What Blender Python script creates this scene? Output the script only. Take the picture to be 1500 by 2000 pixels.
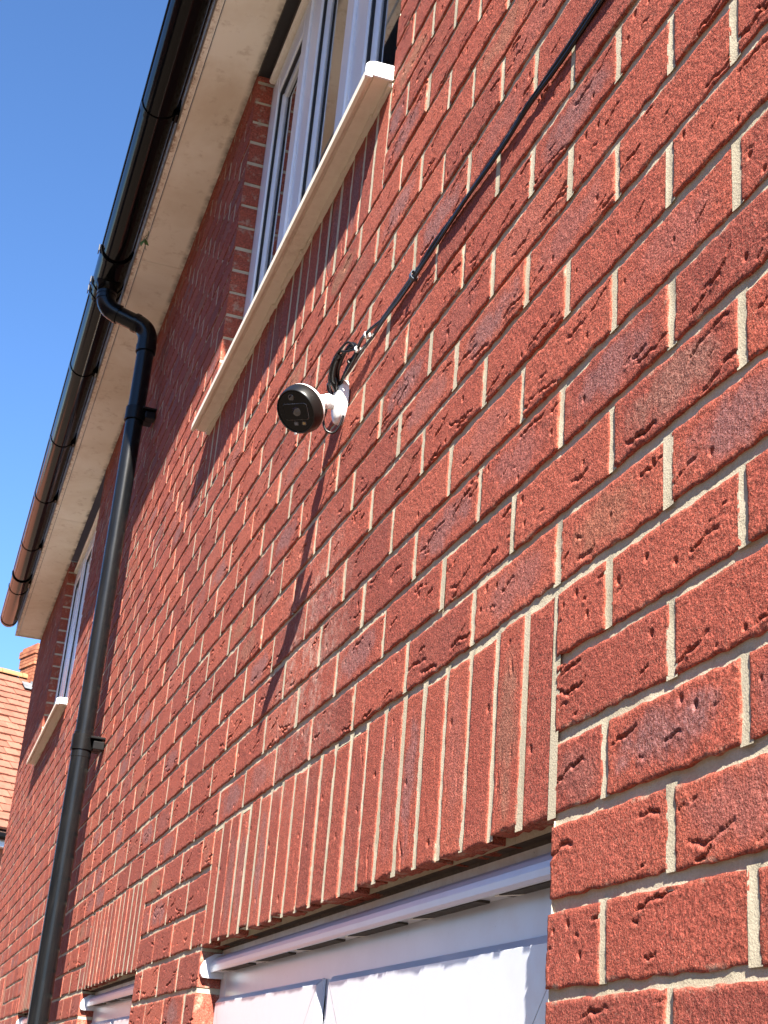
import bpy, math, random
import numpy as np
from mathutils import Vector, Matrix

random.seed(7)
for o in list(bpy.data.objects):
    bpy.data.objects.remove(o, do_unlink=True)
scene = bpy.context.scene
COL = scene.collection

# ------------------------------------------------------------------ camera
CAM = np.array([1.1968, -0.5351, -0.2497])
YAW, PITCH, ROLL, FPX = 1.28349, 0.39273, 0.08405, 2793.3
fw = np.array([-math.sin(YAW)*math.cos(PITCH), math.cos(YAW)*math.cos(PITCH), math.sin(PITCH)])
r0 = np.array([math.cos(YAW), math.sin(YAW), 0.0])
u0 = np.cross(r0, fw)
rt = math.cos(ROLL)*r0 + math.sin(ROLL)*u0
up = -math.sin(ROLL)*r0 + math.cos(ROLL)*u0
cd = bpy.data.cameras.new('camera')
cam = bpy.data.objects.new('camera', cd)
COL.objects.link(cam)
m = Matrix(((rt[0], up[0], -fw[0], CAM[0]), (rt[1], up[1], -fw[1], CAM[1]),
            (rt[2], up[2], -fw[2], CAM[2]), (0, 0, 0, 1)))
cam.matrix_world = m
cd.sensor_fit = 'VERTICAL'
cd.sensor_height = 24.0
cd.lens = FPX/2000*24.0
cd.clip_start = 0.01
cd.clip_end = 2000
cd.dof.use_dof = True
cd.dof.focus_distance = 1.75
cd.dof.aperture_fstop = 40.0
scene.camera = cam

# ------------------------------------------------------------------ sky and sun
SUN = Vector((3.7, -1.0, 3.2)).normalized()
elev = math.asin(SUN.z)
world = bpy.data.worlds.new('World')
scene.world = world
world.use_nodes = True
wn = world.node_tree
bg = wn.nodes['Background']
sky = wn.nodes.new('ShaderNodeTexSky')
sky.sky_type = 'NISHITA'
sky.sun_disc = False
sky.sun_elevation = elev
sky.sun_rotation = math.atan2(SUN.x, SUN.y)
sky.altitude = 50
sky.air_density = 1.0
sky.dust_density = 0.0
sky.ozone_density = 10.0
wn.links.new(sky.outputs[0], bg.inputs[0])
bg.inputs[1].default_value = 0.056
sl = bpy.data.lights.new('sun', 'SUN')
sl.energy = 5.0
sl.angle = math.radians(0.53)
sl.color = (1.0, 0.93, 0.83)
so = bpy.data.objects.new('sun', sl)
COL.objects.link(so)
so.location = (20, -8, 20)
so.rotation_euler = SUN.to_track_quat('Z', 'Y').to_euler()
vs = scene.view_settings
vs.view_transform = 'Standard'
vs.look = 'None'
vs.exposure = 2.27
vs.gamma = 1.0
vs.use_curve_mapping = False

# ------------------------------------------------------------------ helpers
WLOC = {}

def wl(o):
    return WLOC.get(o.name, Vector((0, 0, 0))) if o else Vector((0, 0, 0))

def link(o, parent, world_loc):
    COL.objects.link(o)
    WLOC[o.name] = Vector(world_loc)
    if parent:
        o.parent = parent
        o.location = Vector(world_loc) - wl(parent)
    else:
        o.location = Vector(world_loc)

def tag(o, label=None, cat=None, group=None, kind=None):
    if label: o['label'] = label
    if cat: o['category'] = cat
    if group: o['group'] = group
    if kind: o['kind'] = kind
    return o

def empty(name, loc, label=None, cat=None, group=None):
    o = bpy.data.objects.new(name, None)
    o.empty_display_size = 0.05
    link(o, None, loc)
    return tag(o, label, cat, group)

def meshdata(name, verts, faces, mat, smooth=False):
    me = bpy.data.meshes.new(name)
    me.from_pydata([tuple(v) for v in verts], [], [tuple(f) for f in faces])
    if mat: me.materials.append(mat)
    if smooth:
        me.polygons.foreach_set('use_smooth', [True]*len(me.polygons))
    me.update()
    return me

class MB:
    """collects shapes given in world coordinates; build() makes one object"""
    def __init__(s):
        s.v = []; s.f = []; s.sm = []
    def add(s, v, f, smooth=False):
        n = len(s.v)
        s.v += [tuple(map(float, a)) for a in v]
        s.f += [tuple(i+n for i in a) for a in f]
        s.sm += [smooth]*len(f)
        return s
    def box(s, x0, x1, y0, y1, z0, z1, bev=0.0):
        x0, x1 = min(x0, x1), max(x0, x1); y0, y1 = min(y0, y1), max(y0, y1); z0, z1 = min(z0, z1), max(z0, z1)
        if bev <= 0:
            v = [(x, y, z) for z in (z0, z1) for y in (y0, y1) for x in (x0, x1)]
            f = [(0, 2, 3, 1), (4, 5, 7, 6), (0, 1, 5, 4), (2, 6, 7, 3), (0, 4, 6, 2), (1, 3, 7, 5)]
            return s.add(v, f)
        b = min(bev, (x1-x0)/2.1, (y1-y0)/2.1, (z1-z0)/2.1)
        import bmesh
        bm = bmesh.new()
        bmesh.ops.create_cube(bm, size=1.0)
        for q in bm.verts:
            q.co = Vector(((x0+x1)/2+q.co.x*(x1-x0), (y0+y1)/2+q.co.y*(y1-y0), (z0+z1)/2+q.co.z*(z1-z0)))
        bmesh.ops.bevel(bm, geom=list(bm.edges), offset=b, segments=2, affect='EDGES', profile=0.5)
        bm.verts.index_update()
        s.add([q.co[:] for q in bm.verts], [[q.index for q in f.verts] for f in bm.faces])
        bm.free()
        return s
    def prism_x(s, prof, x0, x1, smooth=False, caps=True):
        """closed profile [(y,z)] swept along x"""
        n = len(prof)
        v = [(x0, y, z) for y, z in prof] + [(x1, y, z) for y, z in prof]
        f = [(i, (i+1) % n, n+(i+1) % n, n+i) for i in range(n)]
        s.add(v, f, smooth)
        if caps:
            s.add(v, [tuple(range(n))[::-1], tuple(range(n, 2*n))])
        return s
    def prism_z(s, prof, z0, z1):
        n = len(prof)
        v = [(x, y, z0) for x, y in prof] + [(x, y, z1) for x, y in prof]
        f = [(i, (i+1) % n, n+(i+1) % n, n+i) for i in range(n)] + [tuple(range(n))[::-1], tuple(range(n, 2*n))]
        return s.add(v, f)
    def tube(s, pts, r, seg=12, caps=True):
        P = [Vector(p) for p in pts]
        R = r if isinstance(r, (list, tuple)) else [r]*len(P)
        T = []
        for i in range(len(P)):
            a = P[max(i-1, 0)]; b = P[min(i+1, len(P)-1)]
            T.append((b-a).normalized())
        ref = Vector((0, 0, 1)) if abs(T[0].z) < 0.9 else Vector((1, 0, 0))
        N = (ref - T[0]*ref.dot(T[0])).normalized()
        v = []
        for i in range(len(P)):
            if i:
                N = (N - T[i]*N.dot(T[i])).normalized()
            B = T[i].cross(N)
            for k in range(seg):
                a = 2*math.pi*k/seg
                v.append(P[i] + (N*math.cos(a) + B*math.sin(a))*R[i])
        f = []
        for i in range(len(P)-1):
            for k in range(seg):
                k2 = (k+1) % seg
                f.append((i*seg+k, i*seg+k2, (i+1)*seg+k2, (i+1)*seg+k))
        s.add(v, f, True)
        if caps:
            s.add(v[:seg], [tuple(range(seg))[::-1]])
            s.add(v[-seg:], [tuple(range(seg))])
        return s
    def lathe(s, prof, frame, seg=40, smooth=True):
        """prof [(radius, along)], frame 4x4 (local z = axis)"""
        v = []; n = len(prof)
        for k in range(seg):
            a = 2*math.pi*k/seg
            for r, h in prof:
                v.append(frame @ Vector((r*math.cos(a), r*math.sin(a), h)))
        f = []
        for k in range(seg):
            k2 = (k+1) % seg
            for i in range(n-1):
                f.append((k*n+i, k2*n+i, k2*n+i+1, k*n+i+1))
        s.add(v, f, smooth)
        return s
    def lathe_hard(s, prof, frame, seg=40):
        for i in range(len(prof)-1):
            s.lathe(prof[i:i+2], frame, seg)
        return s
    def poly(s, frame, prof, h0, h1, smooth=False):
        """outline in the frame's xy, from h0 to h1 along its z"""
        n = len(prof)
        v = [frame @ Vector((x, y, h0)) for x, y in prof] + [frame @ Vector((x, y, h1)) for x, y in prof]
        f = [(i, (i+1) % n, n+(i+1) % n, n+i) for i in range(n)] + [tuple(range(n))[::-1], tuple(range(n, 2*n))]
        return s.add(v, f, smooth)
    def build(s, name, mat, parent=None, loc=None):
        if loc is None:
            loc = wl(parent) if parent else Vector((0, 0, 0))
        loc = Vector(loc)
        me = bpy.data.meshes.new(name)
        me.from_pydata([(a-loc.x, b-loc.y, c-loc.z) for a, b, c in s.v], [], s.f)
        me.polygons.foreach_set('use_smooth', s.sm)
        me.materials.append(mat)
        me.update()
        o = bpy.data.objects.new(name, me)
        link(o, parent, loc)
        return o

def circ(r, n=24, cx=0, cy=0):
    return [(cx+r*math.cos(2*math.pi*k/n), cy+r*math.sin(2*math.pi*k/n)) for k in range(n)]

def rrect(w, h, r, cx=0, cy=0, n=5):
    o = []
    for sx, sy, a0 in ((1, 1, 0), (-1, 1, 90), (-1, -1, 180), (1, -1, 270)):
        for k in range(n+1):
            a = math.radians(a0 + 90*k/n)
            o.append((cx+sx*(w/2-r)+r*math.cos(a), cy+sy*(h/2-r)+r*math.sin(a)))
    return o

def bez(pts, n=8):
    """Catmull-Rom through pts"""
    P = [Vector(p) for p in pts]
    P = [P[0]*2-P[1]] + P + [P[-1]*2-P[-2]]
    o = []
    for i in range(1, len(P)-2):
        for k in range(n):
            t = k/n
            a, b, c, d = P[i-1], P[i], P[i+1], P[i+2]
            o.append(0.5*((2*b)+(c-a)*t+(2*a-5*b+4*c-d)*t*t+(3*b-a-3*c+d)*t**3))
    o.append(P[-2])
    return o

# ------------------------------------------------------------------ materials
class NT:
    def __init__(s, name):
        s.m = bpy.data.materials.new(name)
        s.m.use_nodes = True
        s.t = s.m.node_tree
        s.p = s.t.nodes['Principled BSDF']
        s.pos = None
    def n(s, typ, **kw):
        a = s.t.nodes.new(typ)
        for k, v in kw.items():
            setattr(a, k, v)
        return a
    def link(s, a, b):
        s.t.links.new(a, b)
    def put(s, sock, val):
        if hasattr(val, 'is_output'):
            s.link(val, sock)
        else:
            sock.default_value = val
    def geo(s):
        if s.pos is None:
            s.pos = s.n('ShaderNodeNewGeometry').outputs['Position']
        return s.pos
    def noise(s, scale, detail=2, rough=0.55, vec=None, dist=0.0):
        a = s.n('ShaderNodeTexNoise')
        s.put(a.inputs['Vector'], vec if vec is not None else s.geo())
        a.inputs['Scale'].default_value = scale
        a.inputs['Detail'].default_value = detail
        a.inputs['Roughness'].default_value = rough
        a.inputs['Distortion'].default_value = dist
        return a.outputs['Fac']
    def math(s, op, a, b=0.0, c=None, clamp=False):
        q = s.n('ShaderNodeMath', operation=op)
        q.use_clamp = clamp
        s.put(q.inputs[0], a); s.put(q.inputs[1], b)
        if c is not None: s.put(q.inputs[2], c)
        return q.outputs[0]
    def ramp(s, fac, stops):
        q = s.n('ShaderNodeValToRGB')
        e = q.color_ramp.elements
        while len(e) < len(stops): e.new(0.5)
        for i, (p, c) in enumerate(stops):
            e[i].position = p
            e[i].color = (c, c, c, 1) if not hasattr(c, '__len__') else (*c, 1)
        s.put(q.inputs[0], fac)
        return q.outputs[0]
    def mix(s, fac, a, b, mode='MIX'):
        q = s.n('ShaderNodeMix', data_type='RGBA', blend_type=mode)
        s.put(q.inputs[0], fac)
        s.put(q.inputs[6], a if hasattr(a, 'is_output') else (*a, 1))
        s.put(q.inputs[7], b if hasattr(b, 'is_output') else (*b, 1))
        return q.outputs[2]
    def bump(s, h, strength, dist, nrm=None):
        q = s.n('ShaderNodeBump')
        q.inputs['Strength'].default_value = strength
        q.inputs['Distance'].default_value = dist
        s.put(q.inputs['Height'], h)
        if nrm is not None: s.link(nrm, q.inputs['Normal'])
        return q.outputs[0]
    def out(s, col=None, rough=None, nrm=None, spec=None, **kw):
        if col is not None: s.put(s.p.inputs['Base Color'], col if hasattr(col, 'is_output') else (*col, 1))
        if rough is not None: s.put(s.p.inputs['Roughness'], rough)
        if nrm is not None: s.link(nrm, s.p.inputs['Normal'])
        if spec is not None: s.p.inputs['Specular IOR Level'].default_value = spec
        for k, v in kw.items():
            s.put(s.p.inputs[k.replace('_', ' ')], v)
        return s.m

def make_brick():
    t = NT('brick')
    at = t.n('ShaderNodeAttribute'); at.attribute_name = 'bl'
    ar = t.n('ShaderNodeAttribute'); ar.attribute_name = 'br'
    oi = t.n('ShaderNodeObjectInfo')
    rnd = t.math('FRACT', t.math('ADD', oi.outputs['Random'], ar.outputs['Fac']))
    def rr(k):
        q = t.n('ShaderNodeTexWhiteNoise', noise_dimensions='1D')
        t.put(q.inputs['W'], t.math('MULTIPLY_ADD', rnd, 37.0, k))
        return q.outputs['Value']
    r1, r2, r3, r4 = rr(1.3), rr(5.1), rr(9.7), rr(13.9)
    base = t.ramp(r1, [(0.0, (.178, .041, .033)), (0.25, (.225, .050, .037)), (0.6, (.268, .060, .041)), (1.0, (.302, .076, .050))])
    base = t.mix(t.math('MULTIPLY', t.noise(22, 3), 0.5), base, (.290, .078, .046))
    sp = t.n('ShaderNodeSeparateXYZ'); t.link(at.outputs['Vector'], sp.inputs[0])
    ax, az = t.math('ABSOLUTE', sp.outputs[0]), t.math('ABSOLUTE', sp.outputs[2])
    d2 = t.math('ADD', t.math('POWER', ax, 2.0), t.math('POWER', az, 2.0))
    nb = t.noise(24, 3, 0.6)
    bm = t.math('ADD', nb, t.math('MULTIPLY', t.math('SUBTRACT', 0.75, d2), 0.42))
    bm = t.ramp(bm, [(0.50, 0.0), (0.74, 1.0)])
    on = t.ramp(r2, [(0.62, 0.0), (0.90, 1.0)])
    bm = t.math('MULTIPLY', bm, on)
    bc = t.mix(t.ramp(r3, [(0.72, 0.0), (0.9, 1.0)]), (.170, .098, .100), (.215, .120, .075))
    grain = t.noise(420, 3, 0.65)
    bm = t.math('MULTIPLY', bm, t.ramp(grain, [(0.30, 0.25), (0.62, 1.0)]))
    col = t.mix(t.math('MULTIPLY', bm, 0.75), base, bc)
    # edge slightly more orange
    edge = t.ramp(t.math('MAXIMUM', ax, az), [(0.80, 0.0), (1.0, 0.45)])
    col = t.mix(edge, col, (.30, .074, .043))
    col = t.mix(1.0, col, t.ramp(grain, [(0.30, 0.35), (0.5, 1.0), (0.70, 1.65)]), 'MULTIPLY')
    col = t.mix(1.0, col, t.ramp(t.noise(170, 3, 0.65), [(0.32, 0.72), (0.5, 1.0), (0.68, 1.28)]), 'MULTIPLY')
    # dark sand specks and pale sand grains
    sg = t.noise(1000, 1, 0.5)
    col = t.mix(t.ramp(sg, [(0.62, 0.0), (0.72, 0.45)]), col, (.48, .32, .24))
    # lime bloom in places
    bl = t.ramp(t.noise(2.3, 4, 0.7), [(0.62, 0.0), (0.80, 0.14)])
    vd = t.n('ShaderNodeVectorMath', operation='DISTANCE')
    t.link(t.geo(), vd.inputs[0]); vd.inputs[1].default_value = (-.98, 0, .40)
    run_ = t.math('MULTIPLY', t.ramp(vd.outputs['Value'], [(0.03, 0.55), (0.30, 0.0)]), t.ramp(t.noise(16, 4, 0.7), [(0.40, 0.0), (0.62, 1.0)]))
    bl = t.math('MAXIMUM', bl, run_)
    bl = t.math('MULTIPLY', bl, t.ramp(t.noise(60, 3), [(0.4, 0.1), (0.65, 1.0)]))
    col = t.mix(bl, col, (.55, .46, .39))
    # mortar smeared over the arrises here and there
    sm = t.math('MULTIPLY', t.ramp(t.math('MAXIMUM', t.math('POWER', ax, 3.0), az), [(0.84, 0.0), (0.99, 1.0)]), t.ramp(t.noise(31, 4, 0.7), [(0.54, 0.0), (0.68, 0.65)]))
    col = t.mix(sm, col, (.40, .35, .26))
    n1 = t.bump(grain, 0.9, 0.0013)
    n2 = t.bump(t.noise(190, 3, 0.6), 0.35, 0.0010, n1)
    return t.out(col, 0.92, n2, 0.18)

def make_mortar():
    t = NT('mortar')
    a = t.noise(9, 4, 0.6)
    col = t.mix(t.ramp(a, [(0.35, 0.0), (0.65, 1.0)]), (.42, .375, .27), (.53, .475, .36))
    col = t.mix(t.ramp(t.noise(420, 2), [(0.42, 0.0), (0.25, 0.0), (0.62, 0.30)]), col, (.31, .26, .19))
    col = t.mix(t.ramp(t.noise(1.7, 4, 0.7), [(0.60, 0.0), (0.78, 0.35)]), col, (.62, .59, .53))
    col = t.mix(t.ramp(t.noise(26, 5, 0.75), [(0.55, 0.0), (0.75, 0.55)]), col, (.17, .15, .105))
    n1 = t.bump(t.noise(600, 3, 0.6), 0.6, 0.0008)
    return t.out(col, 0.95, n1, 0.1)

def make_upvc(name, col, dirt, rough=0.28, dirtcol=(.36, .26, .16), coat=0.0, sheen=0.35):
    t = NT(name)
    a = t.noise(3.1, 5, 0.65)
    b = t.noise(38, 4, 0.7)
    d = t.math('MULTIPLY', t.ramp(a, [(0.42, 0.15), (0.72, 1.0)]), t.ramp(b, [(0.40, 0.15), (0.72, 1.0)]))
    c = t.mix(t.math('MULTIPLY', d, dirt), col, dirtcol)
    sp = t.ramp(t.noise(210, 1), [(0.76, 0.0), (0.80, dirt*0.8)])
    c = t.mix(sp, c, (.06, .05, .035))
    r = t.math('ADD', rough, t.math('MULTIPLY', d, sheen))
    return t.out(c, r, t.bump(t.noise(5, 1), 0.03, 0.004), 0.7, Coat_Weight=coat, Coat_Roughness=0.22)

def make_soffit():
    t = NT('soffit_board')
    a = t.noise(1.6, 5, 0.65, dist=0.6)
    b = t.noise(14, 5, 0.7)
    c = t.mix(t.math('MULTIPLY', t.ramp(a, [(0.40, 0.0), (0.66, 1.0)]), 0.62), (.90, .845, .735), (.64, .52, .37))
    c = t.mix(t.math('MULTIPLY', t.ramp(b, [(0.56, 0.0), (0.74, 1.0)]), 0.55), c, (.40, .29, .17))
    # wasp-brown splashes along the outer edge
    sp = t.n('ShaderNodeSeparateXYZ'); t.link(t.geo(), sp.inputs[0])
    ed = t.math('MULTIPLY', t.math('SUBTRACT', -0.168, sp.outputs[1]), 70.0, clamp=True)
    s2 = t.ramp(t.noise(48, 4, 0.75), [(0.46, 0.0), (0.62, 0.85)])
    c = t.mix(t.math('MULTIPLY', ed, s2), c, (.30, .15, .06))
    # grime along the wall joint
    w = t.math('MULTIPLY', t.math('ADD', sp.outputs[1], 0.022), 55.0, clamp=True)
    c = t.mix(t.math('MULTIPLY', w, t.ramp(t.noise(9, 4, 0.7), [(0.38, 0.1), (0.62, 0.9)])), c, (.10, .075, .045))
    return t.out(c, 0.5, t.bump(b, 0.1, 0.002), 0.35)

def make_plastic(name, col, rough, dust=0.10, streak=False, dustcol=(.20, .17, .13), spec=0.4):
    t = NT(name)
    vec = None
    if streak:
        mp = t.n('ShaderNodeMapping'); mp.inputs['Scale'].default_value = streak
        t.link(t.geo(), mp.inputs[0]); vec = mp.outputs[0]
    a = t.noise(16, 4, 0.65, vec=vec)
    b = t.noise(190, 2)
    d = t.math('MULTIPLY', t.ramp(a, [(0.40, 0.1), (0.72, 1.0)]), dust)
    c = t.mix(d, col, dustcol)
    c = t.mix(t.ramp(b, [(0.74, 0.0), (0.80, dust*2.0)]), c, (.34, .32, .28))
    return t.out(c, t.math('ADD', rough, t.math('MULTIPLY', d, 1.2)), t.bump(t.noise(28, 3), 0.05, 0.003), spec)

def make_plain(name, col, rough, scale=60, amt=0.25, bump=0.0, spec=0.5, **kw):
    t = NT(name)
    a = t.noise(scale, 4, 0.6)
    c = t.mix(1.0, col, t.ramp(a, [(0.25, 1-amt), (0.75, 1+amt)]), 'MULTIPLY')
    n = t.bump(a, 0.4, bump) if bump else None
    return t.out(c, rough, n, spec, **kw)

def make_tile():
    t = NT('roof_tile')
    oi = t.n('ShaderNodeObjectInfo')
    c = t.ramp(oi.outputs['Random'], [(0.0, (.20, .080, .053)), (0.5, (.225, .092, .062)), (1.0, (.25, .105, .070))])
    c = t.mix(1.0, c, t.ramp(t.noise(12, 4), [(0.3, 0.85), (0.7, 1.12)]), 'MULTIPLY')
    return t.out(c, 0.85, None, 0.2)

def make_chimney():
    t = NT('chimney_brick')
    c = t.ramp(t.noise(7, 3), [(0.3, (.17, .062, .036)), (0.55, (.25, .095, .052)), (0.75, (.32, .17, .09))])
    return t.out(c, 0.9, t.bump(t.noise(40, 3), 0.5, 0.01), 0.2)

def make_ground():
    t = NT('paving')
    br = t.n('ShaderNodeTexBrick')
    t.link(t.geo(), br.inputs['Vector'])
    br.inputs['Color1'].default_value = (.085, .066, .052, 1)
    br.inputs['Color2'].default_value = (.105, .083, .066, 1)
    br.inputs['Mortar'].default_value = (.055, .045, .036, 1)
    br.inputs['Scale'].default_value = 1.0
    br.inputs['Brick Width'].default_value = 0.2
    br.inputs['Row Height'].default_value = 0.1
    br.inputs['Mortar Size'].default_value = 0.004
    c = t.mix(1.0, br.outputs['Color'], t.ramp(t.noise(3, 4), [(0.3, 0.85), (0.7, 1.15)]), 'MULTIPLY')
    return t.out(c, 0.9, t.bump(br.outputs['Fac'], -0.3, 0.004), 0.2)

M = dict(
    brick=make_brick(), mortar=make_mortar(), soffit=make_soffit(),
    upvc=make_upvc('white_upvc', (.74, .785, .85), 0.015, 0.22, coat=0.3, sheen=0.05),  # white uPVC with the sky's blue reflection tinted into its colour
    upvc_low=make_upvc('sun_dimmed_upvc', (.55, .575, .63), 0.20, 0.28, (.40, .37, .34), coat=0.2, sheen=0.08),  # same white uPVC, colour darkened to hold down the sun's brightness
    upvc_dirty=make_upvc('weathered_upvc', (.76, .72, .63), 0.55, 0.35),
    sill=make_upvc('sill_upvc', (.74, .66, .53), 0.50, 0.40, (.30, .17, .08)),
    gutter=make_plastic('gutter_plastic', (.004, .004, .0042), 0.09, 0.02, (0.6, 6, 6), (.03, .02, .016), spec=0.12),
    pipe=make_plastic('downpipe_plastic', (.003, .0038, .005), 0.24, 0.025, (6, 6, 0.6), spec=0.3),
    clip=make_plastic('bracket_plastic', (.004, .004, .0045), 0.30, 0.02, spec=0.2),
    glass=make_plain('window_glass', (.018, .022, .026), 0.02, 8, 0.1, 0, 0.9, Coat_Weight=0.6, Coat_Roughness=0.01),
    gasket=make_plain('rubber_gasket', (.012, .012, .013), 0.6, 90, 0.2),
    lintel=make_plain('steel_lintel', (.075, .052, .036), 0.75, 60, 0.5, 0.001),
    slot=make_plain('vent_slot_shade', (.045, .036, .026), 0.8, 140, 0.5, 0.001),  # solid dark strips in this colour stand in for shaded vent openings
    cwhite=make_plain('camera_white', (.70, .70, .70), 0.30, 40, 0.04),
    cblack=make_plastic('camera_black', (.005, .005, .005), 0.32, 0.02, False, (.06, .04, .035)),
    cglass=make_plain('camera_front_glass', (.003, .003, .0035), 0.06, 40, 0.1, 0, 0.25),
    cgrey=make_plain('camera_trim', (.07, .07, .072), 0.35, 40, 0.1),
    lens=make_plain('camera_lens', (.010, .010, .016), 0.03, 40, 0.1, 0, 0.8, Coat_Weight=1.0),
    ledw=make_plain('camera_led_cool', (.13, .14, .15), 0.2, 300, 0.3),
    ledy=make_plain('camera_led_warm', (.30, .20, .07), 0.2, 300, 0.3),
    cable=make_plastic('cable_sheath', (.004, .004, .0045), 0.30, 0.02),
    steel=make_plain('bright_steel', (.62, .62, .60), 0.30, 120, 0.15, 0, 0.5, Metallic=1.0),
    tie=make_plain('grey_clip', (.05, .065, .085), 0.35, 80, 0.15),
    leaf=make_plain('weed_leaf', (.085, .16, .032), 0.55, 90, 0.3),
    tile=make_tile(), chimney=make_chimney(),
    ridge=make_plain('ridge_tile', (.30, .15, .065), 0.8, 9, 0.25),
    lead=make_plain('lead_flashing', (.13, .14, .15), 0.55, 7, 0.35),
    nwall=make_plain('neighbour_brick', (.32, .13, .085), 0.9, 11, 0.3),
    ground=make_ground(),
    roof=make_plain('roof_slab', (.075, .036, .025), 0.85, 6, 0.3),
)

# ------------------------------------------------------------------ setting
GZ = -2.10
g = MB().add([(-300, -300, GZ), (300, -300, GZ), (300, 300, GZ), (-300, 300, GZ)], [(0, 1, 2, 3)]).build('ground', M['ground'])
tag(g, kind='structure')
g['label'] = 'brown block paving in front of the house'

# ------------------------------------------------------------------ house: layout of the wall
XL, XR = -9.15, 2.70
ZT = 2.70
SOF = 2.665
house = empty('brick_house', (-4.0, 0.0, GZ), 'red brick house whose sunlit wall fills most of the picture', 'house')

# lower windows [x0,x1,z0,z1]; soldiers stand on z=0; upper windows with sill
LOW = [(-1.585, 0.0), (-3.385, -2.3625), (-5.635, -4.6125), (-7.66, -6.6375)]
UPP = [(-2.3725, -0.7875), (-7.3225, -5.7375)]
LOWZ = -1.05
OPEN = [(a, b, LOWZ, 0.0) for a, b in LOW] + [(a, b, 1.425, ZT+.1) for a, b in UPP]
SOLD = [(a, b, 0.0, 0.225) for a, b in LOW] + [(UPP[0][0], UPP[0][1], 1.2, 1.425)]
BLOCK = OPEN + SOLD

rng = np.random.default_rng(11)

def vnoise(X, Z, sc, rg):
    """smooth 2-d value noise in [-1,1]"""
    gx, gz = X*sc, Z*sc
    x0, z0 = math.floor(gx.min()), math.floor(gz.min())
    w, h = int(math.floor(gx.max())-x0+2), int(math.floor(gz.max())-z0+2)
    L = rg.uniform(-1, 1, (w+1, h+1))
    ix, iz = np.floor(gx).astype(int)-x0, np.floor(gz).astype(int)-z0
    fx, fz = gx-np.floor(gx), gz-np.floor(gz)
    fx = fx*fx*(3-2*fx); fz = fz*fz*(3-2*fz)
    return (L[ix, iz]*(1-fx)*(1-fz)+L[ix+1, iz]*fx*(1-fz)+L[ix, iz+1]*(1-fx)*fz+L[ix+1, iz+1]*fx*fz)

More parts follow.
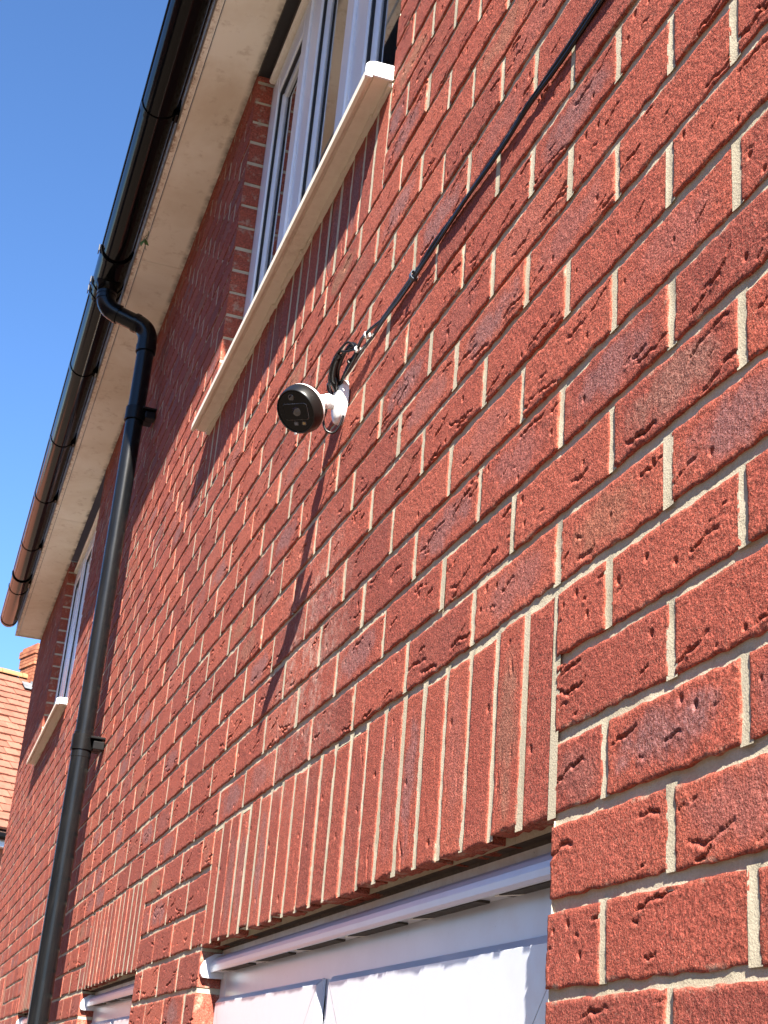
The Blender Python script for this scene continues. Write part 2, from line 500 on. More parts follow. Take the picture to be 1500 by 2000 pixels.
def brick_arrays(L, H, rg, res, creases, drag=False):
    """front grid (displaced) + skirt; returns verts, quads, local coord, smooth flags. y=0 is the nominal face, +y goes into the wall"""
    def axis(S):
        n = max(3, int(round((S-.008)/res)))
        e = [0, .0012, .004] if res < .0065 else [0, .003]
        mid = list(np.linspace(e[-1], S-e[-1], n+1))
        return np.array(e[:-1]+mid+[S-q for q in e[:-1]][::-1])-S/2
    xs, zs = axis(L), axis(H)
    X, Z = np.meshgrid(xs, zs, indexing='ij')
    off = rg.uniform(0, 9)
    h = .0006*vnoise(X+off, Z+off, 12, rg)+.00022*vnoise(X+off, Z, 50, rg)
    if res < .005:
        h += .00022*vnoise(X, Z+off, 170, rg)+(.00022*vnoise(X, Z+off, 330, rg) if res < .0020 else 0)
    # creases: folded clay, steep upper lip and a slow lower flank
    for _ in range(creases):
        big = rg.random() < .5
        ln = rg.uniform(.026, .075) if big else rg.uniform(.008, .024)
        side = rg.choice([-1, 1])
        cx = side*rg.uniform(.25, .95)*L/2 if rg.random() < .7 else rg.uniform(-.9, .9)*L/2
        cz = rg.uniform(-.82, .88)*H/2
        sl = rg.normal(.10, .13)
        cu = rg.uniform(-7, 7)
        d = (rg.uniform(.0030, .0060) if big else rg.uniform(.0020, .0040))
        wl_ = rg.uniform(.0030, .0062) if big else rg.uniform(.0018, .0036)
        wt = max(.0004, res*.35)
        dx = X-cx
        tt = dx/(ln/2)
        wob = .0013*np.sin(dx*rg.uniform(120, 260)+rg.uniform(0, 6))+.0007*np.sin(dx*rg.uniform(350, 700)+rg.uniform(0, 6))
        s = Z-(cz+sl*dx+cu*dx*dx+wob)
        env = np.clip(1-tt*tt, 0, 1)**.5*np.clip(.80+.35*np.sin(dx*rg.uniform(60, 160)+rg.uniform(0, 6)), .35, 1)
        prof = np.where(s < 0, np.clip(1+s/wl_, 0, 1)**1.2, np.clip(1-s/wt, 0, 1))
        h -= d*env*prof
        h += .0008*env*np.exp(-((s+wl_+.0012)/.0026)**2)
    for _ in range(int(rg.integers(0, 4)) if not drag else 1):
        px, pz, pr = rg.uniform(-.9, .9)*L/2, rg.uniform(-.8, .8)*H/2, rg.uniform(.0016, .0038)
        h -= .0035*np.exp(-(((X-px)**2+(Z-pz)**2)/pr**2)**2)
    if drag:      # long shallow drag lines along the brick
        for _ in range(int(rg.integers(1, 5))):
            cz = rg.uniform(-.9, .9)*H/2; ln = rg.uniform(.02, .09); cx = rg.uniform(-.8, .8)*L/2
            dx = X-cx
            s = Z-(cz+.0012*np.sin(dx*90+rg.uniform(0, 6)))
            h -= rg.uniform(.0007, .0016)*np.clip(1-(dx/(ln/2))**2, 0, 1)*np.clip(1-np.abs(s)/max(.0016, res*.6), 0, 1)
    # worn arrises and uneven outline
    ex = np.minimum(X+L/2, L/2-X); ez = np.minimum(Z+H/2, H/2-Z)
    e = np.minimum(ex, ez)
    h -= np.clip(1-e/.0024, 0, 1)**2*(.0009+.0005*vnoise(X+off, Z+off, 60, rg))
    nx_, nz_ = vnoise(X+off, Z, 70, rg), vnoise(X, Z+off, 70, rg)
    k = .0016 if res < .006 else .0010
    fall = np.clip(1-ex/.02, 0, 1); fallz = np.clip(1-ez/.016, 0, 1)
    Xd = X-np.sign(X)*fall*k*(.5+nx_*.9)
    Zd = Z-np.sign(Z)*fallz*k*(.4+nz_*.9)
    nxn, nzn = X.shape
    V = np.stack([Xd, -h, Zd], -1).reshape(-1, 3)
    idx = np.arange(nxn*nzn).reshape(nxn, nzn)
    q = np.stack([idx[:-1, :-1], idx[1:, :-1], idx[1:, 1:], idx[:-1, 1:]], -1).reshape(-1, 4)
    ring = np.concatenate([idx[:, 0], idx[-1, 1:], idx[-2::-1, -1], idx[0, -2:0:-1]])
    n0 = len(V); nr = len(ring)
    A = V[ring]; B = A.copy(); B[:, 1] = .1025
    V2 = np.concatenate([V, A, B])
    a = n0+np.arange(nr); b = n0+nr+np.arange(nr)
    sk = np.stack([a, b, np.roll(b, -1), np.roll(a, -1)], -1)
    F = np.concatenate([q, sk])
    BL = np.stack([V2[:, 0]/(L/2), np.zeros(len(V2)), V2[:, 2]/(H/2)], -1)
    sm = np.concatenate([np.ones(len(q), bool), np.zeros(len(sk), bool)])
    return V2, F, BL, sm

def np_mesh(name, V, F, mat, sm=None, BL=None, BR=None):
    me = bpy.data.meshes.new(name)
    me.vertices.add(len(V)); me.vertices.foreach_set('co', V.astype(np.float32).ravel())
    nf = len(F)
    me.loops.add(nf*4); me.loops.foreach_set('vertex_index', F.astype(np.int32).ravel())
    me.polygons.add(nf)
    me.polygons.foreach_set('loop_start', np.arange(0, nf*4, 4, dtype=np.int32))
    me.polygons.foreach_set('loop_total', np.full(nf, 4, dtype=np.int32))
    me.materials.append(mat)
    me.update(calc_edges=True)
    if sm is not None: me.polygons.foreach_set('use_smooth', sm)
    if BL is not None:
        at = me.attributes.new('bl', 'FLOAT_VECTOR', 'POINT'); at.data.foreach_set('vector', BL.astype(np.float32).ravel())
    if BR is not None:
        at = me.attributes.new('br', 'FLOAT', 'POINT'); at.data.foreach_set('value', BR.astype(np.float32))
    me.update()
    return me

def project(P):
    d = np.asarray(P)-CAM
    w = d@fw
    return 750+FPX*(d@rt)/w, 1000-FPX*(d@up)/w, w

# list of all stretchers
jit = np.random.default_rng(5)
BR_LIST = []        # (x0,x1,zc,j)
for j in range(-28, 36):
    z0, z1 = .075*j, .075*(j+1)
    ph = .1075 if j % 2 == 0 else -.005
    i0 = math.floor((XL-ph)/.225)-1
    per = [ph+.225*i for i in range(i0, i0+60)]
    perj = {}
    segs = [(XL, XR)]
    for (a, b, c, d) in BLOCK:
        if min(z1, d)-max(z0, c) > .03:
            ns = []
            for (s, e) in segs:
                if b <= s or a >= e: ns.append((s, e)); continue
                if a > s: ns.append((s, a))
                if b < e: ns.append((b, e))
            segs = ns
    for (s, e) in segs:
        pts = [p for p in per if s+.03 < p < e-.03]
        pts = [p+jit.normal(0, .0022) for p in pts]
        ed = [s-.005+.005] + pts + [e]
        for k in range(len(ed)-1):
            xa = ed[k] + (.005 if k > 0 else 0)
            xb = ed[k+1] - (.005 if k < len(ed)-2 else 0)
            if xb-xa > .02:
                BR_LIST.append((xa, xb, (z0+z1)/2, j))

def vis_area(x0, x1, z0, z1):
    u, v, w = project(np.array([(x0, 0, z0), (x1, 0, z0), (x1, 0, z1), (x0, 0, z1)]))
    if (w < .05).any(): return 0.0, False
    inside = (u.max() > 0) and (u.min() < 1500) and (v.max() > 0) and (v.min() < 2000)
    uc, vc = np.clip(u, 0, 1500), np.clip(v, 0, 2000)
    A = .5*abs(sum(uc[i]*vc[(i+1) % 4]-uc[(i+1) % 4]*vc[i] for i in range(4)))
    return (A if inside else 0.0), inside

wall_loc = Vector((-4.0, 0.0, GZ))

# mortar: a strip for every bed joint and every perpend, each with its own recess and relief, on a rough backing
PERP = []           # (x, z0, z1)
for q in range(len(BR_LIST)-1):
    A_, B_ = BR_LIST[q], BR_LIST[q+1]
    if A_[3] == B_[3] and 0 < B_[0]-A_[1] < .03:
        PERP.append(((A_[1]+B_[0])/2, A_[2]-.0335, A_[2]+.0335))
for (a, b, c, d) in SOLD:
    n = round((b-a)/.0753); pit = (b-a)/n
    for k in range(n+1):
        PERP.append((a+pit*k, c+.002, d-.002))

def make_mortar_mesh():
    rg = np.random.default_rng(3)
    VV, FF = [], []
    n = 0
    def strip(C0, axis, lo, hi, step, ph):
        nonlocal n
        t = np.linspace(lo, hi, max(2, int((hi-lo)/step)+1))
        w = np.array([-.0088, -.0044, 0, .0044, .0088])
        T, W = np.meshgrid(t, w, indexing='ij')
        y = .0032+ph+(.0007 if axis == 'x' else .0003)*vnoise(T+ph*900, W, 7, rg)+.0004*vnoise(T, W+.3, 45, rg)+.00025*vnoise(T, W+.7, 160, rg)-.0006*np.abs(W/.0088)**2
        y = np.maximum(y, .0007 if axis == 'z' else .0014)
        P = np.stack([T, y, C0+W], -1) if axis == 'x' else np.stack([C0+W, y, T], -1)
        idx = np.arange(T.size).reshape(T.shape)+n
        q = np.stack([idx[:-1, :-1], idx[1:, :-1], idx[1:, 1:], idx[:-1, 1:]], -1).reshape(-1, 4)
        VV.append(P.reshape(-1, 3)); FF.append(q); n += T.size
    for j in range(-28, 37):
        z = .075*j
        segs = [(XL+.002, XR)]
        for (a, b, c, d) in OPEN:
            if c-.001 < z < d+.001:
                segs = [q for (s_, e_) in segs for q in ((s_, min(e_, a-.002)), (max(s_, b+.002), e_)) if q[1]-q[0] > .01]
        for (a, b, c, d) in SOLD:
            if c+.01 < z < d-.01:
                segs = [q for (s_, e_) in segs for q in ((s_, min(e_, a+.004)), (max(s_, b-.004), e_)) if q[1]-q[0] > .01]
        for s_, e_ in segs:
            cuts = [s_]+[c for c in (-6, -2.8, .6) if s_ < c < e_]+[e_]
            for k in range(len(cuts)-1):
                m_ = (cuts[k]+cuts[k+1])/2
                st = .005 if -2.8 < m_ < .6 and z > -.25 else .02
                strip(z+jit.normal(0, .0004), 'x', cuts[k], cuts[k+1], st, abs(jit.normal(0, .0004)))
    for (x, z0, z1) in PERP:
        strip(x, 'z', z0, z1, .005 if x > -2.8 else .015, jit.normal(-.0021, .0003))
    def quad(p):
        nonlocal n
        VV.append(np.array(p, float)); FF.append(np.array([[n, n+1, n+2, n+3]])); n += 4
    # backing with the openings left out
    ex = sorted(set([XL+.003, XR]+[q for a in OPEN for q in (a[0]-.003, a[1]+.003)]))
    ez = sorted(set([GZ, ZT]+[min(q, ZT) for a in OPEN for q in (a[2], a[3])]))
    for i in range(len(ex)-1):
        for k in range(len(ez)-1):
            xm, zm = (ex[i]+ex[i+1])/2, (ez[k]+ez[k+1])/2
            if any(a-.003 < xm < b+.003 and c < zm < d for (a, b, c, d) in OPEN): continue
            quad([(ex[i], .022, ez[k]), (ex[i+1], .022, ez[k]), (ex[i+1], .022, ez[k+1]), (ex[i], .022, ez[k+1])])
    for (a, b, c, d) in OPEN:      # mortar showing in the reveals
        d = min(d, ZT)
        quad([(a-.003, .002, c), (a-.003, .11, c), (a-.003, .11, d), (a-.003, .002, d)])
        quad([(b+.003, .002, c), (b+.003, .002, d), (b+.003, .11, d), (b+.003, .11, c)])
        quad([(a-.003, .002, c), (b+.003, .002, c), (b+.003, .11, c), (a-.003, .11, c)])
        if d < 1: quad([(a-.003, .004, .010), (a-.003, .11, .010), (b+.003, .11, .010), (b+.003, .004, .010)])
    V = np.concatenate(VV); F = np.concatenate(FF)
    V = V-np.array(wall_loc[:])
    return np_mesh('wall', V, F, M['mortar'], np.ones(len(F), bool))

wall = bpy.data.objects.new('wall', make_mortar_mesh())
link(wall, house, wall_loc)

# shared meshes of whole and half bricks
def variants(n, L, H, res, seed, lo, hi, drag=False, tag_='brick'):
    out = []
    for k in range(n):
        rg = np.random.default_rng(seed+k)
        c = int(rg.integers(lo, hi))
        out.append(brick_arrays(L, H, rg, res, c, drag))
    return out
FULL = variants(56, .215, .065, .0016, 100, 1, 9)
HALF = variants(16, .1025, .065, .0016, 200, 1, 6)
SOLV = variants(14, .215, .065, .0024, 300, 0, 2, True)
FULL_M2 = variants(24, .215, .065, .0026, 500, 3, 11)
FULL_M = variants(24, .215, .065, .0040, 100, 5, 12)
HALF_M = variants(10, .1025, .065, .0045, 200, 2, 6)
FULL_F = variants(16, .215, .065, .0065, 100, 3, 8)
SOLV_F = variants(6, .215, .065, .0085, 300, 0, 1, True)
FULL_ME = [np_mesh('brick', *a[:2], M['brick'], a[3], a[2]) for a in FULL]
HALF_ME = [np_mesh('half_brick', *a[:2], M['brick'], a[3], a[2]) for a in HALF]
SOLV_ME = [np_mesh('soldier_brick', *a[:2], M['brick'], a[3], a[2]) for a in SOLV]

ranked = []
for k, (xa, xb, zc, j) in enumerate(BR_LIST):
    A, ins = vis_area(xa, xb, zc-.0325, zc+.0325)
    ranked.append((A, k))
ranked.sort(reverse=True)
near = set(k for A, k in ranked[:300] if A > 60)
areas = {k: A for A, k in ranked}
prng = random.Random(21)
SV, SF, SB, SR, SS = [], [], [], [], []
sn = 0
bag = []
for k, (xa, xb, zc, j) in enumerate(BR_LIST):
    L = xb-xa
    half = L < .15
    px, py, pz = (xa+xb)/2, prng.gauss(0, .00055), zc+prng.gauss(0, .0008)
    ry, rz = prng.gauss(0, .004), prng.gauss(0, .003)
    sx = L/(.1025 if half else .215)
    if k in near:
        if not half:
            if not bag: bag = prng.sample(range(len(FULL_ME)), len(FULL_ME))
            me = FULL_ME[bag.pop()]
        else:
            me = prng.choice(HALF_ME)
        o = bpy.data.objects.new('brick', me)
        o.scale = (sx, 1, 1)
        o.rotation_euler = (0, ry, rz)
        link(o, wall, (px, py, pz))
        continue
    A = areas[k]
    if A <= 0:
        hx, hz = L/2, .0325
        V = np.array([(-hx, .0, -hz), (hx, .0, -hz), (hx, .0, hz), (-hx, .0, hz), (-hx, .1, -hz), (hx, .1, -hz), (hx, .1, hz), (-hx, .1, hz)])
        F = np.array([(0, 1, 2, 3), (0, 4, 5, 1), (1, 5, 6, 2), (2, 6, 7, 3), (3, 7, 4, 0)])
        B = np.zeros((8, 3)); S = np.zeros(5, bool)
    else:
        if A > 800 and not half:
            V, F, B, S = FULL_M2[prng.randrange(24)]
        elif px > -4.6:
            V, F, B, S = (HALF_M if half else FULL_M)[prng.randrange(10 if half else 24)]
        else:
            V, F, B, S = (HALF_M[prng.randrange(10)] if half else FULL_F[prng.randrange(16)])
        V = V*np.array([sx, 1, 1])
    V = V+np.array([px, py+(V[:, 0]*rz if False else 0), pz])-np.array(wall_loc[:])
    SV.append(V); SF.append(F+sn); SB.append(B); SS.append(S); SR.append(np.full(len(V), prng.random()))
    sn += len(V)
me = np_mesh('brick_field', np.concatenate(SV), np.concatenate(SF), M['brick'], np.concatenate(SS), np.concatenate(SB), np.concatenate(SR))
o = bpy.data.objects.new('brick_field', me)
link(o, wall, wall_loc)
tag(o, kind='stuff')

# soldier courses
srng = random.Random(4)
for si, (a, b, c, d) in enumerate(SOLD):
    n = round((b-a)/.0753)
    pit = (b-a)/n
    for k in range(n):
        xc = a+pit*(k+.5)
        A, ins = vis_area(xc-.03, xc+.03, c, d)
        if A <= 0: continue
        o = bpy.data.objects.new('soldier_brick', srng.choice(SOLV_ME))
        o.scale = (1, 1, (pit-.0098)/.065)
        o.rotation_euler = (0, math.radians(srng.choice((90, -90)))+srng.gauss(0, .004), srng.gauss(0, .004))
        link(o, wall, (xc+srng.gauss(0, .0008), srng.gauss(.0, .0007), (c+d)/2+srng.gauss(0, .0028)))

# the house's other bulk: returns, eaves, roof
MB().box(XL+.11, XL+.32, .111, 7.0, GZ, ZT).build('side_wall', M['nwall'], house)
MB().box(XL+.33, XR, .26, .36, GZ, ZT-.02).build('inner_wall', M['mortar'], house)
# soffit board in lengths with hairline joints, fascia with a folded lip
EX0, EX1 = -9.03, 3.2
for a, b in ((EX0, -6.55), (-6.547, -3.62), (-3.617, -.9), (-.897, EX1)):
    MB().box(a, b, -.1635, -.0005, SOF, SOF+.009).build('soffit_board', M['soffit'], house)
fa = MB()
fa.prism_x([(-.186, SOF-.008), (-.1675, SOF-.008), (-.1675, SOF+.012), (-.176, SOF+.014), (-.176, 2.86), (-.186, 2.86)], EX0, EX1)
fa.build('fascia', M['soffit'], house)
MB().box(EX0-.012, EX0-.001, -.187, .02, SOF-.006, 2.86).build('eaves_end_board', M['soffit'], house)
MB().box(-2.38, -.78, -.0004, .045, 2.648, SOF+.003).build('head_gap_shade', M['gasket'], house)  # black strip standing in for the shaded gap below the soffit
ro = MB()
ro.prism_x([(-.235, 2.80), (-.225, 2.765), (4.0, 5.55), (4.0, 5.62)], EX0-.05, EX1)
ro.build('roof', M['roof'], house)

# ------------------------------------------------------------------ upper windows
def upper_window(x0, x1, lights):
    yf = .050
    zb, zt = 1.452, 2.612
    fr = MB()
    # outer frame
    jw = .062
    fr.box(x0+.002, x0+jw, yf, yf+.06, zb, zt, .003)
    fr.box(x1-jw, x1-.002, yf, yf+.06, zb, zt, .003)
    fr.box(x0+jw, x1-jw, yf+.0005, yf+.06, zt-.055, zt, .003)
    fr.box(x0+jw, x1-jw, yf+.0005, yf+.06, zb, zb+.055, .003)
    W = x1-x0
    cuts = [x0+jw] + [x0+W*(k/lights) for k in range(1, lights)] + [x1-jw]
    for c in cuts[1:-1]:
        fr.box(c-.034, c+.034, yf+.0005, yf+.06, zb+.055, zt-.055, .003)
    win = fr.build('window', M['upvc'], house)
    for k in range(lights):
        a = cuts[k]+(.034 if k else 0); b = cuts[k+1]-(.034 if k < lights-1 else 0)
        lo, hi = zb+.055, zt-.055
        sw = .074
        y1 = yf-.006
        sa = MB()
        sa.box(a+.001, a+sw, y1, yf+.05, lo+.001, hi-.001, .004)
        sa.box(b-sw, b-.001, y1, yf+.05, lo+.001, hi-.001, .004)
        sa.box(a+sw, b-sw, y1+.0005, yf+.05, hi-.062, hi-.001, .004)
        sa.box(a+sw, b-sw, y1+.0005, yf+.05, lo+.001, lo+.062, .004)
        sh = sa.build('sash', M['upvc'], win)
        ga = MB()
        A, B, LO, HI = a+sw, b-sw, lo+.062, hi-.062
        yg = yf+.010
        for (p, q, r, s) in ((A, A+.009, LO, HI), (B-.009, B, LO, HI), (A+.009, B-.009, LO, LO+.009), (A+.009, B-.009, HI-.009, HI)):
            ga.box(p, q, y1+.006, yg+.01, r, s)
        ga.build('gasket', M['gasket'], win)
        be = MB()
        A += .0095; B -= .0095; LO += .0095; HI -= .0095
        be.prism_z([(A, yg-.003), (A+.018, yg+.004), (A+.018, yg+.02), (A, yg+.02)], LO, HI)
        be.prism_z([(B, yg-.003), (B, yg+.02), (B-.018, yg+.02), (B-.018, yg+.004)], LO, HI)
        be.box(A+.018, B-.018, yg-.001, yg+.02, LO, LO+.018)
        be.box(A+.018, B-.018, yg-.001, yg+.02, HI-.018, HI)
        be.build('glazing_bead', M['upvc'], win)
        MB().box(A+.018, B-.018, yg+.006, yg+.012, LO+.018, HI-.018).build('pane', M['glass'], win)
    # trickle vent hood above the frame
    vb = MB()
    vb.prism_x([(yf+.02, zt+.001), (yf-.012, zt+.002), (yf-.018, zt+.008), (yf-.016, zt+.026), (yf-.006, zt+.034), (yf+.02, zt+.035)], x0+.02, x1-.02)
    vent = vb.build('vent_hood', M['upvc_dirty'], win)
    for c in range(lights):
        xc = x0+W*(c+.5)/lights
        MB().poly(Matrix(((1, 0, 0, xc-.02), (0, 0, -1, yf-.0185), (0, 1, 0, zt+.0165), (0, 0, 0, 1))), rrect(.33, .009, .0044), -.004, .002).build('vent_slot', M['slot'], win)
    # moulded sill with a drip nose
    s = MB()
    prof = [(yf+.02, 1.452), (-.036, 1.450), (-.045, 1.4475), (-.0495, 1.442), (-.0505, 1.4215), (-.044, 1.4195), (-.0405, 1.4215),
            (-.0400, 1.4280), (-.0355, 1.4285), (-.034, 1.4250), (-.004, 1.4250), (-.002, 1.4285), (yf+.02, 1.4285)]
    s.prism_x(prof, x0-.006, x1+.004)
    sill = s.build('sill', M['sill'], win)
    # ragged bedding mortar under the sill
    rg = random.Random(int(-x0*10)); b = MB()
    x = x0
    while x < x1-.01:
        w = rg.uniform(.03, .09); w = min(w, x1-x)
        y = -.004-rg.uniform(0, .005)
        z = 1.4245
        b.prism_z([(x, y-rg.uniform(-.002, .002)), (x+w, y-rg.uniform(-.002, .002)), (x+w, .01), (x, .01)], z-.006-rg.uniform(0, .005), z-.0003)
        x += w
    b.build('bedding_mortar', M['sill'], win)
    # end cap of the sill
    e = MB()
    e.prism_x([(-.037, 1.4525), (-.0475, 1.449), (-.053, 1.442), (-.053, 1.4185), (-.040, 1.4175), (-.040, 1.4225), (-.002, 1.4225), (-.002, 1.4535)], x1+.0045, x1+.0095)
    e.build('sill_end_cap', M['upvc'], win)
    return win
w1 = upper_window(*UPP[0], 3)
w1['label'] = 'white three-light upper window close under the eaves'
w2 = upper_window(*UPP[1], 3)
w2['label'] = 'distant upper window partly hidden behind the downpipe'

# ------------------------------------------------------------------ lower windows
def lower_window(x0, x1, mull):
    yf = .045
    fr = MB()
    zb = LOWZ
    jw = .045
    fr.box(x0+.002, x0+jw, yf, yf+.06, zb, .004)
    fr.box(x1-jw, x1-.002, yf, yf+.06, zb, .004)
    fr.box(x0+jw, x1-jw, yf+.0006, yf+.06, -.112, .004)
    fr.box(x0+jw, x1-jw, yf+.0006, yf+.06, zb, zb+.07)
    cuts = [x0+jw]+list(mull)+[x1-jw]
    for c in mull:
        fr.box(c-.022, c+.022, yf+.0012, yf+.06, zb+.07, -.112)
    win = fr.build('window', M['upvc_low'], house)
    # dusty head strip
    MB().box(x0+.004, x1-.004, yf-.004, yf-.0005, -.0125, .0035).build('head_strip', M['upvc_dirty'], win)
    # vent hood
    h = MB()
    prof = [(yf-.001, -.0130), (.036, -.0135), (.029, -.0160), (.0235, -.0205), (.0200, -.0265), (.0185, -.0330), (.0188, -.0400), (.0200, -.0440), (.0222, -.0446), (.0235, -.0420), (yf-.001, -.0425)]
    h.prism_x(prof, x0+.016, x1-.003)
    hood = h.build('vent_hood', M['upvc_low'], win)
    p = x0+.10
    while p < x1-.12:
        MB().box(p, p+.20, .0245, .0400, -.0450, -.0424).build('vent_slot', M['slot'], win)
        MB().prism_z([(p-.012, .0245), (p, .0245), (p+.03, .0400), (p+.016, .0400)], -.0452, -.0426).build('vent_louvre', M['upvc_dirty'], win)
        p += .262
    c = MB()
    c.prism_x([(yf, -.008), (.026, -.010), (.010, -.020), (.0025, -.033), (.0015, -.046), (.006, -.0535), (.020, -.0545), (yf, -.0535)], x0+.002, x0+.0155, True)
    c.build('vent_end_cap', M['upvc_low'], win)
    # sashes with mitred corners
    for k in range(len(cuts)-1):
        a = cuts[k]-.012+(.034 if k else 0)-(.0 if k else .012)
        b = cuts[k+1]+.012-(.034 if k < len(cuts)-2 else 0)+(.0 if k < len(cuts)-2 else .012)
        top, bot = -.0885, zb+.05
        w = .125
        ys = .0335
        s = MB()
        o_ = [(a, bot), (b, bot), (b, top), (a, top)]
        i_ = [(a+w, bot+w), (b-w, bot+w), (b-w, top-w), (a+w, top-w)]
        bev = .009
        e_ = [(a+bev, bot+bev), (b-bev, bot+bev), (b-bev, top-bev), (a+bev, top-bev)]
        gp = .0006
        for q in range(4):
            r = (q+1) % 4
            def pt(P, y, sgn=0):
                return (P[0], y, P[1])
            # one rail of the sash, its ends cut at 45 degrees with a weld line between
            d = np.array(o_[r])-np.array(o_[q]); d = d/np.linalg.norm(d)
            E0, E1 = np.array(e_[q])+d*gp, np.array(e_[r])-d*gp
            I0, I1 = np.array(i_[q])+d*gp, np.array(i_[r])-d*gp
            O0, O1 = np.array(o_[q])+d*gp, np.array(o_[r])-d*gp
            v = [pt(O0, yf-.0006), pt(O1, yf-.0006), pt(O1, yf-.004), pt(O0, yf-.004), pt(E1, ys), pt(E0, ys), pt(I1, ys), pt(I0, ys), pt(I1, yf+.01), pt(I0, yf+.01)]
            s.add(v, [(0, 1, 2, 3), (3, 2, 4, 5), (5, 4, 6, 7), (7, 6, 8, 9)])
        sash = s.build('sash', M['upvc_low'], win)
        MB().box(a+.01, b-.01, ys+.0015, ys+.0025, top-w-.004, top-.012).build('weld_seam', M['gasket'], win) if False else None
        MB().box(a+w+.001, b-w-.001, yf+.004, yf+.010, bot+w+.001, top-w-.001).build('pane', M['glass'], win)
    # steel lintel lip under the soldier course
    MB().prism_x([(.030, .0042), (.043, .0042), (.043, -.002), (.041, -.002), (.040, .0022), (.030, .0025)], x0+.002, x1-.002).build('lintel', M['lintel'], win)
    MB().box(x0-.05, x1+.05, -.045, .03, zb-.04, zb-.004).build('sill', M['upvc_low'], win)
    return win
for i, (a, b) in enumerate(LOW):
    w = lower_window(a, b, [-.835] if i == 0 else [(a+b)/2])
    w['label'] = ['nearest lower window under the long soldier course', 'narrow lower window just right of the downpipe',
                  'narrow lower window just left of the downpipe', 'farthest lower window at the left edge'][i]

# ------------------------------------------------------------------ gutter
GY, GC, GR = -.2545, 2.722, .0565
GX0, GX1 = -8.86, 3.1
gut = empty('gutter', (-4.0, GY, 2.66), 'glossy black half-round gutter running along the eaves', 'gutter')
def halfround(R, th, x0, x1, a0=-3, a1=183, n=26):
    out = []
    for k in range(n+1):
        a = math.radians(180+a0+(a1-a0)*k/n)
        out.append((GY+R*math.cos(a), GC+R*math.sin(a)))
    inn = []
    for k in range(n, -1, -1):
        a = math.radians(180+a0+(a1-a0)*k/n)
        inn.append((GY+(R-th)*math.cos(a), GC+(R-th)*math.sin(a)))
    return out+inn
tr = MB()
for a, b in ((GX0, -7.95), (-7.948, -3.86), (-3.858, GX1)):
    tr.prism_x(halfround(GR, .003, a, b), a, b, True)
# rolled outer lip
tr.tube([(GX0, GY-GR-.001, GC+.002), (GX1, GY-GR-.001, GC+.002)], .0042, 10)
tr.build('trough', M['gutter'], gut)
for x in (-1.92, -2.75, -4.73, -5.56, -6.37, -7.20, -1.1, -.3, .5, 1.3, 2.1):
    b = MB()
    b.prism_x(halfround(GR+.0035, .003, 0, 0, -8, 188), x-.017, x+.017, True)
    b.box(x-.022, x+.022, -.1995, -.1868, GC-.03, GC+.035, .003)
    b.build('gutter_bracket', M['gutter'], gut)
un_ = MB()
un_.prism_x(halfround(GR+.005, .004, 0, 0, -6, 186), -8.08, -7.82, True)
for x in (-8.085, -7.815):
    un_.prism_x(halfround(GR+.0085, .006, 0, 0, -8, 188), x-.014, x+.014, True)
un_.box(-8.0, -7.9, -.1995, -.1868, GC-.03, GC+.035, .003)
un_.build('union_joint', M['gutter'], gut)
OX = -3.87
ou = MB()
ou.prism_x(halfround(GR+.005, .004, 0, 0, -6, 186), OX-.14, OX+.17, True)
for x in (OX-.145, OX-.075, OX+.175):
    ou.prism_x(halfround(GR+.0085, .006, 0, 0, -8, 188), x-.012, x+.012, True)
fr_ = Matrix.Translation((OX, GY, 0))
ou.lathe([(.0495, 2.70), (.0495, 2.672), (.040, 2.655), (.0385, 2.632), (.0365, 2.632)], fr_, 28)
ou.build('outlet', M['gutter'], gut)
en = MB()
prof = [(GY+(GR+.003)*math.cos(math.radians(180+k*180/24)), GC+(GR+.003)*math.sin(math.radians(180+k*180/24))) for k in range(25)]
en.prism_x(prof, GX0-.006, GX0+.002)
en.prism_x(halfround(GR+.004, .003, 0, 0, -4, 184), GX0+.0025, GX0+.035, True)
en.build('stop_end', M['gutter'], gut)
# pale clips gripping the front lip
for x in (OX-.145, OX-.075, OX+.175):
    MB().box(x-.016, x+.016, GY-GR-.0135, GY-GR-.0095, GC-.022, GC+.006, .0015).build('lip_clip', M['cgrey'], gut)

# ------------------------------------------------------------------ downpipe
PX, PY, PR = -3.83, -.072, .034
dp = empty('downpipe', (PX, PY, GZ), 'black round downpipe with a swan neck up to the gutter', 'downpipe')
MB().tube([(PX, PY, GZ+.05), (PX, PY, .795)], PR, 28).build('pipe', M['pipe'], dp)
MB().tube([(PX, PY, .790), (PX, PY, 2.44)], PR-.0012, 28).build('pipe', M['pipe'], dp)
so_ = MB()
so_.lathe_hard([(PR, .875), (PR+.0012, .873), (PR+.0014, .80), (PR+.0014, .785), (PR+.0002, .783)], Matrix.Translation((PX, PY, 0)), 28)
so_.build('pipe_socket', M['pipe'], dp)
